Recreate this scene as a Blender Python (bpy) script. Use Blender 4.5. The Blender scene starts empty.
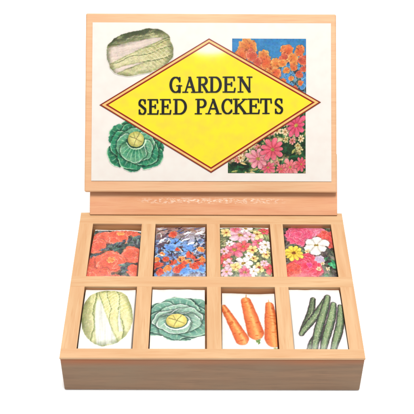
import bpy, bmesh, math
import numpy as np
from mathutils import Vector, Matrix

# ------------------------------------------------------------------ basics
U = 0.1                      # one model unit = 10 cm
EXPO = 2.19                  # how far the scene lamps over-expose a horizontal surface
scene = bpy.context.scene
col = scene.collection


def lin(c):
    c = np.asarray(c, float) / 255.0
    return np.where(c <= 0.04045, c / 12.92, ((c + 0.055) / 1.055) ** 2.4)


def alb(c, k=1.0):           # colour seen under the bright lamps -> surface base colour
    return tuple(float(v) * k / EXPO for v in lin(c))


def link(name, mesh, mat=None, parent=None, loc=(0, 0, 0)):
    o = bpy.data.objects.new(name, mesh)
    col.objects.link(o)
    if mat is not None:
        mats = mat if isinstance(mat, (list, tuple)) else [mat]
        for m in mats:
            mesh.materials.append(m)
    if parent is not None:
        o.parent = parent
    o.location = loc
    return o


def empty(name, loc=(0, 0, 0)):
    o = bpy.data.objects.new(name, None)
    o.empty_display_size = 0.02
    col.objects.link(o)
    o.location = loc
    return o


def tag(o, label, cat, group=None):
    o['label'] = label
    o['category'] = cat
    if group:
        o['group'] = group


# ------------------------------------------------------------------ materials
class NT:
    def __init__(self, name):
        self.m = bpy.data.materials.new(name)
        self.m.use_nodes = True
        self.t = self.m.node_tree
        self.t.nodes.clear()
        self.out = self.n('ShaderNodeOutputMaterial')
        self.b = self.n('ShaderNodeBsdfPrincipled')
        self.l(self.b.outputs[0], self.out.inputs[0])

    def n(self, t, **kw):
        nd = self.t.nodes.new(t)
        for k, v in kw.items():
            setattr(nd, k, v)
        return nd

    def l(self, a, b):
        self.t.links.new(a, b)

    def mix(self, fac, a, b, mode='MIX'):
        m = self.n('ShaderNodeMix', data_type='RGBA', blend_type=mode)
        for sock, v in ((m.inputs[0], fac), (m.inputs[6], a), (m.inputs[7], b)):
            if hasattr(v, 'links'):
                self.l(v, sock)
            elif isinstance(v, (int, float)):
                sock.default_value = v
            else:
                sock.default_value = (*v[:3], 1)
        return m.outputs[2]

    def ramp(self, src, stops):
        r = self.n('ShaderNodeValToRGB')
        e = r.color_ramp.elements
        while len(e) < len(stops):
            e.new(0.5)
        for i, (p, c) in enumerate(stops):
            e[i].position = p
            e[i].color = (c, c, c, 1) if isinstance(c, (int, float)) else (*c, 1)
        self.l(src, r.inputs[0])
        return r.outputs[0]


def wood(name, light, dark, axis, seed=0.0, rough=0.5, mottle=None, mott_amt=0.0, contrast=1.0):
    """sawn softwood: grain streaks along one axis, pores, soft blotches"""
    w = NT(name)
    tc = w.n('ShaderNodeTexCoord')

    def mapped(sc, off=0.0):
        mp = w.n('ShaderNodeMapping')
        mp.inputs['Scale'].default_value = sc
        mp.inputs['Location'].default_value = (seed * 1.7 + off, seed * 2.3 - off, seed * 0.9 + off)
        w.l(tc.outputs['Object'], mp.inputs['Vector'])
        return mp.outputs[0]

    def along(a, c):
        s = [c, c, c]
        s[axis] = a
        return s
    g1 = w.n('ShaderNodeTexNoise')
    g1.inputs['Scale'].default_value = 1.0
    g1.inputs['Detail'].default_value = 5
    g1.inputs['Distortion'].default_value = 0.6
    w.l(mapped(along(14, 190)), g1.inputs['Vector'])
    g2 = w.n('ShaderNodeTexNoise')
    g2.inputs['Scale'].default_value = 1.0
    g2.inputs['Detail'].default_value = 3
    w.l(mapped(along(60, 900), 3.1), g2.inputs['Vector'])
    g3 = w.n('ShaderNodeTexNoise')
    g3.inputs['Scale'].default_value = 1.0
    g3.inputs['Detail'].default_value = 4
    w.l(mapped(along(22, 45), 7.7), g3.inputs['Vector'])
    f1 = w.ramp(g1.outputs[0], [(0.36, 0.0), (0.66, 1.0)])
    c = w.mix(f1, light, tuple(l + (d - l) * 0.62 * contrast for l, d in zip(light, dark)))
    f2 = w.ramp(g2.outputs[0], [(0.52, 0.0), (0.72, 0.55 * contrast)])
    c = w.mix(f2, c, dark)
    f3 = w.ramp(g3.outputs[0], [(0.4, 0.0), (0.7, 1.0)])
    m3 = w.n('ShaderNodeMath', operation='MULTIPLY')
    m3.inputs[1].default_value = mott_amt if mottle else 0.25
    w.l(f3, m3.inputs[0])
    c = w.mix(m3.outputs[0], c, mottle if mottle else tuple(0.5 * (a + b) for a, b in zip(light, dark)))
    w.l(c, w.b.inputs['Base Color'])
    w.b.inputs['Roughness'].default_value = rough
    w.b.inputs['Specular IOR Level'].default_value = 0.25
    bp = w.n('ShaderNodeBump')
    bp.inputs['Strength'].default_value = 0.25
    bp.inputs['Distance'].default_value = 0.0004
    w.l(g2.outputs[0], bp.inputs['Height'])
    w.l(bp.outputs[0], w.b.inputs['Normal'])
    return w.m


def printed(name, rough=0.42, spec=0.25, grain=0.10):
    """paper with printed inks: the artwork is a colour attribute on the mesh"""
    w = NT(name)
    a = w.n('ShaderNodeVertexColor', layer_name='ink')
    tc = w.n('ShaderNodeTexCoord')
    n = w.n('ShaderNodeTexNoise')
    n.inputs['Scale'].default_value = 420
    n.inputs['Detail'].default_value = 3
    w.l(tc.outputs['Object'], n.inputs['Vector'])
    f = w.ramp(n.outputs[0], [(0.3, 1.0 - grain), (0.7, 1.0)])
    c = w.mix(1.0, a.outputs['Color'], f, 'MULTIPLY')
    w.l(c, w.b.inputs['Base Color'])
    w.b.inputs['Roughness'].default_value = rough
    w.b.inputs['Specular IOR Level'].default_value = spec
    n2 = w.n('ShaderNodeTexNoise')
    n2.inputs['Scale'].default_value = 60
    n2.inputs['Detail'].default_value = 2
    w.l(tc.outputs['Object'], n2.inputs['Vector'])
    bp = w.n('ShaderNodeBump')
    bp.inputs['Strength'].default_value = 0.15
    bp.inputs['Distance'].default_value = 0.0006
    w.l(n2.outputs[0], bp.inputs['Height'])
    w.l(bp.outputs[0], w.b.inputs['Normal'])
    return w.m


def flat_ink(name, c, c2=None, rough=0.16):
    w = NT(name)
    tc = w.n('ShaderNodeTexCoord')
    n = w.n('ShaderNodeTexNoise')
    n.inputs['Scale'].default_value = 130
    n.inputs['Detail'].default_value = 6
    w.l(tc.outputs['Object'], n.inputs['Vector'])
    f = w.ramp(n.outputs[0], [(0.38, 0.0), (0.68, 1.0)])
    w.l(w.mix(f, c, c2 or tuple(v * 0.9 for v in c)), w.b.inputs['Base Color'])
    w.b.inputs['Roughness'].default_value = rough
    w.b.inputs['Specular IOR Level'].default_value = 0.22
    return w.m


# ------------------------------------------------------------------ geometry helpers
def box_bm(bm, x0, x1, y0, y1, z0, z1, bev=0.006, seg=2):
    r = bmesh.ops.create_cube(bm, size=1.0)
    vs = r['verts']
    for v in vs:
        v.co = Vector(((x0 + x1) / 2 + v.co.x * (x1 - x0), (y0 + y1) / 2 + v.co.y * (y1 - y0), (z0 + z1) / 2 + v.co.z * (z1 - z0)))
    es = list({e for v in vs for e in v.link_edges})
    if bev:
        bmesh.ops.bevel(bm, geom=es, offset=bev, segments=seg, affect='EDGES', profile=0.5, clamp_overlap=True)


def finish(bm, name, mat, parent, M=None, sub=0):
    if M is not None:
        bmesh.ops.transform(bm, matrix=M, verts=bm.verts)
    bmesh.ops.scale(bm, vec=(U, U, U), verts=bm.verts)
    me = bpy.data.meshes.new(name)
    bm.to_mesh(me)
    bm.free()
    return link(name, me, mat, parent)


def board(name, dims, mat, parent, M=None, bev=0.004):
    bm = bmesh.new()
    box_bm(bm, *dims, bev=bev)
    return finish(bm, name, mat, parent, M)


# ------------------------------------------------------------------ painter (numpy only)
def hsh(ix, iy, seed):
    n = (ix.astype(np.int64) * 374761393 + iy.astype(np.int64) * 668265263 + int(seed) * 974711) & 0x7fffffff
    n = ((n ^ (n >> 13)) * 1274126177) & 0x7fffffff
    return ((n ^ (n >> 16)) & 0xffff) / 65535.0


def vnoise(x, y, seed=0):
    ix, iy = np.floor(x), np.floor(y)
    fx, fy = x - ix, y - iy
    fx, fy = fx * fx * (3 - 2 * fx), fy * fy * (3 - 2 * fy)
    a, b = hsh(ix, iy, seed), hsh(ix + 1, iy, seed)
    c, d = hsh(ix, iy + 1, seed), hsh(ix + 1, iy + 1, seed)
    return (a * (1 - fx) + b * fx) * (1 - fy) + (c * (1 - fx) + d * fx) * fy


def fbm(x, y, seed=0, o=4):
    s, a, t = 0, 0.5, 0
    for i in range(o):
        s = s + a * vnoise(x * 2 ** i, y * 2 ** i, seed + 17 * i)
        t += a
        a *= 0.55
    return s / t


def sst(a, b, x):
    t = np.clip((x - a) / (b - a), 0, 1)
    return t * t * (3 - 2 * t)


class Art:
    """a painting: x in 0..w, y in y0..h, stored as display colours"""
    def __init__(s, w, h, nx, y0=0.0, bg=(250, 248, 240), alpha=1.0):
        s.w, s.h, s.y0 = w, h, y0
        s.nx = nx
        s.ny = max(2, int(round(nx * (h - y0) / w)))
        xs = np.linspace(0, w, s.nx + 1)
        ys = np.linspace(y0, h, s.ny + 1)
        s.X, s.Y = np.meshgrid(xs, ys)
        s.px = w / nx
        s.bg = np.array(bg, float)
        s.rgb = np.ones(s.X.shape + (3,)) * s.bg
        s.cov = np.zeros(s.X.shape)
        s.a = np.ones(s.X.shape) * alpha

    def put(s, mask, c):
        m = np.clip(mask, 0, 1)[..., None]
        s.rgb = s.rgb * (1 - m) + np.asarray(c, float) * m
        s.a = np.maximum(s.a, np.clip(mask, 0, 1))

    def photo(s, warp=1.6, grain=0.16, blur=1, seed=0, f=1.0):
        """printed-photograph look: wandering edges, ink grain, slight softness"""
        ny, nx = s.X.shape
        k = f * 26.0 / s.w
        dx = (fbm(s.X * k, s.Y * k, seed + 1, 3) - .5) * 2 * warp * 2.4
        dy = (fbm(s.X * k + 50, s.Y * k, seed + 2, 3) - .5) * 2 * warp * 2.4
        J, I = np.meshgrid(np.arange(nx), np.arange(ny))
        jx = np.clip(J + dx, 0, nx - 1.001)
        iy = np.clip(I + dy, 0, ny - 1.001)
        j0, i0 = jx.astype(int), iy.astype(int)
        fx, fy = (jx - j0)[..., None], (iy - i0)[..., None]
        A = np.concatenate([s.rgb, s.a[..., None]], 2)
        A = (A[i0, j0] * (1 - fx) + A[i0, j0 + 1] * fx) * (1 - fy) + (A[i0 + 1, j0] * (1 - fx) + A[i0 + 1, j0 + 1] * fx) * fy
        for _ in range(blur):
            P = np.pad(A, ((1, 1), (1, 1), (0, 0)), mode='edge')
            A = 0.4 * A + 0.15 * (P[:-2, 1:-1] + P[2:, 1:-1] + P[1:-1, :-2] + P[1:-1, 2:])
        s.rgb, s.a = A[..., :3], A[..., 3]
        g = fbm(s.X * k * 2.2 + 9, s.Y * k * 2.2, seed + 3, 3) - .5
        g2 = fbm(s.X * k * 0.6 + 4, s.Y * k * 0.6, seed + 4, 2) - .5
        dark = np.clip((248 - s.rgb.mean(2)) / 60, 0, 1)
        s.rgb = s.rgb * (1 + (grain * 2.2 * g + grain * 1.2 * g2) * dark)[..., None]
        for c in range(3):
            s.rgb[..., c] += dark * 26 * grain / .16 * (vnoise(s.X * k * 2 + 11 * c, s.Y * k * 2, seed + 20 + c) - .5)

    def edge(s, d, soft=1.0):          # d>0 inside
        return np.clip(d / (s.px * soft) + 0.5, 0, 1)

    def loc(s, cx, cy, ang):
        c, n = math.cos(ang), math.sin(ang)
        dx, dy = s.X - cx, s.Y - cy
        return dx * c + dy * n, -dx * n + dy * c

    def cmix(s, a, b, f):
        f = np.clip(f, 0, 1)[..., None]
        return np.asarray(a, float) * (1 - f) + np.asarray(b, float) * f

    def stroke(s, pts, r0, r1, c, soft=1.0, n=60):
        P = np.array(pts, float)
        t = np.linspace(0, len(P) - 1, n)
        x = np.interp(t, range(len(P)), P[:, 0])
        y = np.interp(t, range(len(P)), P[:, 1])
        d = np.full(s.X.shape, -9.0)
        for i in range(n):
            r = r0 + (r1 - r0) * i / (n - 1)
            d = np.maximum(d, r - np.hypot(s.X - x[i], s.Y - y[i]))
        s.put(s.edge(d, soft), c)

    # ---- subjects
    def wavy_petal(s, cx, cy, R, c0, c1, cd, seed, squash=1.0, ang=0.0, wav=0.13, shadow=True, fs=1.0):
        x, y = s.loc(cx, cy, ang)
        y = y / squash
        r = np.hypot(x, y)
        th = np.arctan2(y, x)
        rr = R * (1 - wav + wav * 2 * vnoise(3.2 * np.cos(th) + 9, 3.2 * np.sin(th) + 9 + seed, seed))
        if shadow:
            s.put(0.75 * sst(-0.16 * R, 0.05 * R, rr * 1.0 - np.hypot(x, y + 0.03 * R)), cd)
        m = s.edge(rr - r)
        f = np.clip(r / rr, 0, 1)
        fold = fbm(th * 3.0 + 5, f * 2.2 + seed, seed + 3, 3)
        c = s.cmix(c0, c1, f ** 1.6 * 0.8 + 0.5 * (fold - 0.5))
        c = s.cmix(c, cd, 0.75 * fs * sst(0.56, 0.8, fold) * sst(0.05, 0.4, f))
        c = s.cmix(c, np.minimum(np.array(c1) + 45, 255), 0.8 * sst(0.82, 0.95, f) * sst(0.35, 0.7, vnoise(th * 2.5, f * 0, seed + 8)))
        s.put(m, c)

    def daisy(s, cx, cy, R, n, c0, c1, cc, seed, squash=0.85, ang=0.0, core=0.24, dark=(40, 60, 35), gap=0.5):
        x, y = s.loc(cx, cy, ang)
        y = y / squash
        r = np.hypot(x, y)
        th = np.arctan2(y, x)
        k = np.floor(th * n / (2 * math.pi) + 0.5)
        ph = th - k * 2 * math.pi / n
        amp = 0.82 + 0.36 * hsh(k % n, k * 0 + 3, seed)
        rr = R * amp * (1 - gap * np.abs(ph * n / math.pi) ** 2.6)
        s.put(0.5 * sst(-0.2 * R, 0.02 * R, rr - r), dark)
        f = np.clip(r / R, 0, 1)
        c = s.cmix(c0, c1, f + 0.35 * (vnoise(th * n * 1.3, f * 3, seed + 2) - 0.5))
        c = s.cmix(c, np.array(c0) * 0.72, 0.75 * sst(0.55, 1.0, np.abs(ph * n / math.pi)) * (1 - 0.4 * f))
        c = s.cmix(c, np.minimum(np.array(c1) * 1.15, 255), 0.35 * (np.abs(ph * n / math.pi) < 0.16))
        s.put(s.edge(rr - r), c)
        rc = core * R * (0.85 + 0.3 * vnoise(th * 2, r * 0, seed))
        s.put(s.edge(rc - r, 1.5), s.cmix(cc, np.array(cc) * 0.55, vnoise(s.X / (R * 0.09), s.Y / (R * 0.09), seed)))

    def foliage(s, scale, cols, seed, contrast=1.4):
        a = fbm(s.X * scale + 1.3, s.Y * scale, seed, 4)
        b = fbm(s.X * scale * 1.7 + 31, s.Y * scale * 1.7, seed + 5, 4)
        f = np.clip((a - 0.5) * contrast * 2 + 0.5, 0, 1) * (len(cols) - 1)
        C = np.array(cols, float)
        i = np.clip(np.floor(f).astype(int), 0, len(cols) - 2)
        fr = (f - i)[..., None]
        c = C[i] * (1 - fr) + C[i + 1] * fr
        return s.cmix(c, c * 0.55, sst(0.5, 0.74, b))

    def leaf(s, cx, cy, L, W, ang, c, seed=0):
        x, y = s.loc(cx, cy, ang)
        t = np.clip(x / L + 0.5, 0, 1)
        half = W * np.sin(np.pi * t) ** 0.8 * (1 + 0.2 * (vnoise(x / L * 8, y * 0, seed) - 0.5))
        d = np.minimum(half - np.abs(y), np.minimum(x + L / 2, L / 2 - x))
        cc = s.cmix(c, np.array(c) * 1.35, y / W + 0.3)
        cc = s.cmix(cc, np.minimum(np.array(c) * 1.7 + 20, 255), 0.7 * (np.abs(y) < W * 0.08))
        s.put(s.edge(d), cc)

    def heading_cabbage(s, cx, cy, R, seed, deep, mid, pale, hc, hy, sq=0.92, heart=(0, 0.05, 0.33, 0.28), n1=9, n2=6, ls=1.0):
        rng = np.random.RandomState(seed)

        def lf(a, rad, size, d, m, p, k, cup):
            lx, ly = cx + math.cos(a) * rad * R, cy + math.sin(a) * rad * R * sq
            x, y = s.X - lx, (s.Y - ly) / sq
            ca, sa = math.cos(a), math.sin(a)
            u, v = x * ca + y * sa, -x * sa + y * ca          # u points outward
            u2 = u * 1.08
            r = np.hypot(u2, v)
            th = np.arctan2(v, u2)
            S = size * R * ls
            rr = S * (0.90 + 0.20 * vnoise(th * 1.9 + 7, th * 0 + k, seed + k) + 0.07 * vnoise(th * 7 + 3, th * 0 + k, seed + k + 40))
            s.put(0.7 * s.cov * sst(-0.20 * S, 0.04 * S, rr - np.hypot(u2, v)), np.array(d) * 0.35)
            f = np.clip(r / rr, 0, 1)
            # veins fan out from the inner end of the leaf
            vx, vy = u + S * 1.0, v
            va = np.arctan2(vy, vx)
            vr = np.hypot(vx, vy) / (2 * S)
            vw = np.abs(((va * 4.6 + 0.10 * np.sin(vr * 9 + k)) + 0.5) % 1 - 0.5)
            vein = sst(0.17, 0.03, vw) * sst(0.02, 0.3, vr) * sst(1.0, 0.55, f)
            net = np.abs(fbm(s.X / S * 5 + k, s.Y / S * 5, seed + k, 3) - 0.5)
            c = s.cmix(d, m, 0.15 + 0.95 * f ** 1.5 + 1.0 * (fbm(s.X / S * 3.2, s.Y / S * 3.2, seed + k, 3) - 0.5))
            c = s.cmix(c, np.array(d) * 0.55, cup * sst(0.15, -0.75, u / S))
            c = s.cmix(c, p, 0.62 * vein)
            c = s.cmix(c, p, 0.34 * sst(0.045, 0.0, net))
            c = s.cmix(c, np.minimum(np.array(p) * 1.12, 255), 0.8 * sst(0.90, 0.98, f) * sst(0.25, 0.6, vnoise(th * 2.2, th * 0, seed + k + 3)))
            s.put(s.edge(rr - r), c)
            s.cov = np.maximum(s.cov, s.edge(rr - r))
        for i in range(n1):
            a = 2 * math.pi * i / n1 + rng.uniform(-.2, .2)
            lf(a, 0.66 - 0.3 * (ls - 1), rng.uniform(.30, .40), deep, mid, pale, i, 0.6)
        for i in range(n2 + 1):
            a = 2 * math.pi * (i + 0.5) / (n2 + 1) + rng.uniform(-.2, .2)
            lf(a, 0.42, rng.uniform(.36, .43), np.array(deep) * 1.1, np.array(mid) * 1.05, pale, 20 + i, 0.85)
        for a, rad in ((1.7, .22), (3.4, .22), (0.2, .24), (5.5, .24), (4.4, .22)):
            lf(a, rad, .36, mid, np.array(mid) * 0.5 + np.array(pale) * 0.5, np.minimum(np.array(pale) * 1.15, 255), int(40 + a * 3), 0.95)
        hx, hy_, ha, hb = cx + heart[0] * R, cy + heart[1] * R, heart[2] * R, heart[3] * R
        x, y = s.X - hx, s.Y - hy_
        q = np.hypot(x / ha, y / hb)
        s.put(0.6 * sst(1.22, 0.95, np.hypot(x / ha, (y + 0.06 * R) / hb)), np.array(deep) * 0.35)
        nn = fbm(s.X / R * 8, s.Y / R * 8, seed + 71, 3)
        c = s.cmix(hy, hc, 0.15 + q ** 2 * 0.85 + (nn - 0.5) * 0.9)
        c = s.cmix(c, np.array(hc) * 0.7, 0.3 * sst(0.7, 1.05, np.hypot((x - .2 * ha) / ha, (y - .25 * hb) / hb) * 0.86))
        s.put(s.edge((1 - q) * hb), c)
        cd = np.array(hc) * 0.62
        s.stroke([(hx - .75 * ha, hy_ + .35 * hb), (hx - .1 * ha, hy_ + .12 * hb), (hx + .75 * ha, hy_ - .38 * hb)], .012 * R, .008 * R, cd, 2)
        s.stroke([(hx + .45 * ha, hy_ + .75 * hb), (hx + .05 * ha, hy_ + .1 * hb), (hx - .25 * ha, hy_ - .8 * hb)], .010 * R, .008 * R, cd, 2)
        s.stroke([(hx - .35 * ha, hy_ + .85 * hb), (hx - .2 * ha, hy_ + .4 * hb), (hx - .1 * ha, hy_ + .1 * hb)], .006 * R, .008 * R, cd, 2)
        # rolled pale rim of the leaf in front of the heart
        t = np.linspace(math.radians(200), math.radians(355), 16)
        s.stroke([(hx + 1.22 * ha * math.cos(a), hy_ + 1.25 * hb * math.sin(a)) for a in t], .012 * R, .030 * R, np.minimum(np.array(pale) * 1.2, 255), 2)

    def long_cabbage(s, cx, cy, A, B, ang, seed, ribs, green, olive, cream, ribc, top_dark=0.8, power=2.6, base_cut=0.0):
        """a closed napa head: x' runs from root (-1) to tip (+1)"""
        x, y = s.loc(cx, cy, ang)
        p, q = x / A, y / B
        wob = 0.05 * (vnoise(p * 5 + 3, q * 5, seed) - 0.5)
        sup = (np.abs(p) ** power + np.abs(q) ** power) ** (1 / power) + wob
        m = s.edge((1 - sup) * min(A, B), 1.5)
        n1 = fbm(p * 4, q * 7, seed, 4)
        n2 = fbm(p * 10 + n1 * 2, q * 14, seed + 4, 3)
        c = s.cmix(cream, olive, 0.1 + 0.75 * sst(-0.7, 0.9, p) * 0.8 + (n1 - 0.5) * 1.3)
        # crinkled cells
        cell = np.abs(n2 - 0.5)
        c = s.cmix(c, green, 0.26 * sst(0.055, 0.0, cell))
        c = s.cmix(c, cream, 0.40 * sst(0.12, 0.24, cell))
        # leaf margins: long curved green seams from the root to the tip
        for k, (q0, q1, wd) in enumerate(((0.62, 0.42, .10), (-0.60, -0.42, .08), (0.12, 0.25, .05), (-0.2, -0.05, .05))):
            qq = q0 + (q1 - q0) * (p + 1) / 2 + 0.05 * np.sin(p * 6 + k) + 0.04 * (vnoise(p * 9, q * 0, seed + k) - .5)
            d = q - qq
            c = s.cmix(c, np.array(green) * 0.85, 0.75 * sst(wd, 0.0, np.abs(d)) * (d < 0) + 0.5 * sst(0.02, 0, np.abs(d)))
            c = s.cmix(c, np.minimum(np.array(cream) * 1.05, 255), 0.6 * sst(wd * 0.7, 0.0, np.abs(d - wd * .4)) * (d > 0))
        # ribs with side veins
        for (p0, q0, p1, q1, w0, w1) in ribs:
            t = np.clip((p - p0) / (p1 - p0), 0, 1)
            qc = q0 + (q1 - q0) * t + 0.06 * np.sin(t * 3.0)
            w = w0 * (1 - t) ** 0.8 + w1
            ins = sst(w * 1.12, w * 0.8, np.abs(q - qc)) * (p > p0) * sst(p1 + 0.05, p1 - 0.25, p)
            for sg in (-1, 1):
                vv = ((p - sg * (q - qc) * 0.9) * 5.2) % 1.0
                ven = sst(0.14, 0.02, np.abs(vv - 0.5)) * sst(0.5, 0.1, np.abs(q - qc)) * ((q - qc) * sg > 0)
                c = s.cmix(c, cream, 0.55 * ven * (p > p0))
            rc = s.cmix(ribc, np.array(ribc) * 0.86, vnoise(p * 2.5, q * 26, seed + 2))
            c = s.cmix(c, rc, 0.93 * ins)
            c = s.cmix(c, green, 0.35 * sst(0.05, 0.0, np.abs(np.abs(q - qc) - w * 1.05)) * (p > p0) * (p < p1))
        st_ = sst(0.16, 0.02, np.abs(((p * 1.0 + q * 0.55 + 0.10 * n1) * 7.5) % 1.0 - 0.5)) * sst(-0.3, 0.3, p) * sst(0.3, 0.0, q)
        c = s.cmix(c, np.minimum(np.array(cream) * 1.06, 255), 0.8 * st_)
        rim = sst(0.80, 1.0, sup)
        c = s.cmix(c, np.array(green) * 0.8, rim * 0.6 * (0.35 + 0.65 * sst(0.35, 0.6, fbm(p * 4 + 9, q * 4, seed + 9, 2))))
        c = s.cmix(c, np.array(green) * 0.62, top_dark * sst(0.35, 0.85, q) * sst(0.35, 0.62, n1 + 0.12))
        s.put(m, c)

    def carrot(s, x0, y0, x1, y1, r0, r1, seed):
        L = math.hypot(x1 - x0, y1 - y0)
        a = math.atan2(y1 - y0, x1 - x0)
        x, y = s.loc(x0, y0, a)
        t = np.clip(x / L, 0, 1)
        r = (r0 + (r1 - r0) * t ** 0.8) * (1 + 0.05 * (vnoise(x / L * 13, y * 0, seed) - 0.5))
        d = r - np.hypot(x - t * L, y)
        f = np.clip(y / r, -1, 1)
        c = s.cmix((240, 142, 78), (206, 84, 48), np.abs(f) ** 2.2)
        c = s.cmix(c, (252, 190, 116), 0.75 * sst(0.45, 0.0, np.abs(f - 0.12 + 0.2 * (vnoise(x / L * 5, y * 0, seed) - .5))))
        ring = vnoise(x / L * 34 + 0.6 * f ** 2, f * 1.6, seed + 2)
        c = s.cmix(c, (196, 84, 34), 0.65 * sst(0.68, 0.86, ring))
        s.put(s.edge(d + 0.008, 2) * 0.6, (176, 84, 50))
        s.put(s.edge(d), c)

    def cucumber(s, x0, y0, x1, y1, r, seed, tone=1.0):
        L = math.hypot(x1 - x0, y1 - y0)
        a = math.atan2(y1 - y0, x1 - x0)
        x, y = s.loc(x0, y0, a)
        t = np.clip(x / L, 0, 1)
        y = y - 0.035 * np.sin(t * math.pi + seed * .3)
        rr = r * (0.50 + 0.52 * np.clip(np.sin(np.pi * (0.06 + 0.88 * t)), 0, 1) ** 0.55) * (1 + 0.08 * (vnoise(x / r * 1.5, y * 0, seed) - 0.5))
        d = rr - np.hypot(x - t * L, y)
        f = np.clip(y / rr, -1, 1)
        nz = fbm(x / r * 1.1, f * 2.5, seed, 3)
        c = s.cmix(np.array((134, 154, 112)) * tone, np.array((64, 80, 62)) * tone, np.abs(f + 0.15) ** 1.6 + (nz - .5) * 0.9)
        c = s.cmix(c, (186, 200, 156), 0.65 * sst(0.26, 0.0, np.abs(f - 0.22 - 0.25 * (nz - .5))) * sst(0.3, 0.6, nz + .1))
        c = s.cmix(c, (200, 208, 170), 0.7 * sst(0.74, 0.86, vnoise(x / r * 5, f * 4, seed + 6)))
        c = s.cmix(c, (44, 52, 40), 0.85 * sst(0.70, 1.0, np.abs(f)))
        s.put(s.edge(d + 0.009, 2) * 0.9, (70, 52, 62))
        s.put(s.edge(d), c)


def art_mesh(art, place, name, mat, parent, k=1.0, skirt=None, loc=(0, 0, 0)):
    """a grid of small faces carrying the painting; place(u,v arrays 0..1) gives model coordinates"""
    if name != 'lettering':
        if name == 'seed_packet':
            fl = loc[1] > 0.08          # the flower packets are busier than the vegetables
            art.photo(2.0 if fl else 0.5, 0.12 if fl else 0.07, 1, int(loc[0] * 9999) % 97)
        else:
            art.photo(0.8, 0.10, 1, 5, 1.2)
    ny, nx = art.X.shape
    u = art.X / art.w
    v = (art.Y - art.y0) / (art.h - art.y0)
    P = place(u.ravel(), v.ravel()) * U
    rgb = np.clip(lin(np.clip(art.rgb, 0, 255)).reshape(-1, 3) * k / EXPO, 0, 1)
    idx = np.arange(nx * ny).reshape(ny, nx)
    q = np.stack([idx[:-1, :-1], idx[:-1, 1:], idx[1:, 1:], idx[1:, :-1]], -1).reshape(-1, 4)
    al = art.a.ravel()
    q = q[al[q].max(1) > 0.02]
    if skirt is not None:
        ring = np.concatenate([idx[0, :-1], idx[:-1, -1], idx[-1, :0:-1], idx[:0:-1, 0]])
        low = P[ring].copy()
        low[:, 2] = skirt * U
        b = len(P)
        P = np.concatenate([P, low])
        rgb = np.concatenate([rgb, np.tile(lin((236, 228, 214)) / EXPO, (len(ring), 1))])
        j = np.arange(len(ring))
        jn = (j + 1) % len(ring)
        q = np.concatenate([q, np.stack([ring[j], b + j, b + jn, ring[jn]], -1)])
    used = np.zeros(len(P), bool)
    used[q.ravel()] = True
    re = np.cumsum(used) - 1
    P, rgb, q = P[used], rgb[used], re[q]
    me = bpy.data.meshes.new(name)
    me.vertices.add(len(P))
    me.vertices.foreach_set('co', P.astype(np.float32).ravel())
    me.loops.add(q.size)
    me.loops.foreach_set('vertex_index', q.astype(np.int32).ravel())
    me.polygons.add(len(q))
    me.polygons.foreach_set('loop_start', np.arange(0, q.size, 4, dtype=np.int32))
    me.update(calc_edges=True)
    ca = me.color_attributes.new('ink', 'FLOAT_COLOR', 'POINT')
    ca.data.foreach_set('color', np.concatenate([rgb, np.ones((len(rgb), 1))], 1).astype(np.float32).ravel())
    me.polygons.foreach_set('use_smooth', np.ones(len(q), bool))
    me.validate()
    return link(name, me, mat, parent, loc)


# ------------------------------------------------------------------ box dimensions (model units)
D, H = 1.431, 0.342
TILT = math.radians(43.74)
LB = Vector((-0.0077, 1.4798, 0.5097))
# lid frame of reference: X across, Y up the lid, Z out of the label
ex, ey = Vector((1, 0, 0)), Vector((0, math.sin(TILT), math.cos(TILT)))
ez = ex.cross(ey)
LID = Matrix(((ex.x, ey.x, ez.x, LB.x), (ex.y, ey.y, ez.y, LB.y), (ex.z, ey.z, ez.z, LB.z), (0, 0, 0, 1)))
LIDn = np.array(LID)


def px2lid(x, y):            # measured print positions -> lid coordinates
    return (0.00762812 * x + 2.19e-5 * y - 1.6030, 2.837e-5 * x - 0.00767599 * y + 1.46774)


TOPL, TOPD = alb((246, 204, 156), .94), alb((226, 164, 108), .92)
W_X = wood('pale_wood', TOPL, TOPD, 0, 1.0, 0.5, mottle=alb((242, 186, 138), .93), mott_amt=0.5, contrast=0.9)
W_Y = wood('pale_wood_along', tuple(v * 1.01 for v in TOPL), TOPD, 1, 2.0, 0.5, mottle=alb((242, 188, 140), .95), mott_amt=0.5, contrast=0.95)
W_FRONT = wood('shaded_brown_wood', alb((150, 116, 88), 1.36), alb((114, 88, 68), 1.3), 0, 3.0, 0.6, mottle=alb((138, 116, 92), 1.36), mott_amt=0.6, contrast=0.8)  # shade of the upright front put into a darker base colour
W_SIDE = wood('shaded_brown_wood_side', alb((150, 118, 90), 1.5), alb((112, 88, 70), 1.5), 1, 5.0, 0.6)  # side panels: shade darkens the wood colour here too
W_IN = wood('inner_wood', alb((240, 176, 122), 1.15), alb((220, 140, 92), 1.1), 0, 9.0)
W_IN2 = wood('inner_wood_along', alb((222, 140, 96)), alb((186, 104, 70)), 1, 10.0)
W_LX = wood('lid_wood', alb((246, 200, 154), .95), alb((230, 164, 114), .94), 0, 11.0, 0.5, mottle=alb((248, 188, 144)), mott_amt=0.55, contrast=0.75)
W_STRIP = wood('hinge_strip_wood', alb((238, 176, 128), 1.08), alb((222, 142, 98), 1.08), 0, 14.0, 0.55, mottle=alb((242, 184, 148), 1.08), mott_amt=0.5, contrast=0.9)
PAPER = printed('printed_paper', 0.24, 0.22)


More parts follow.
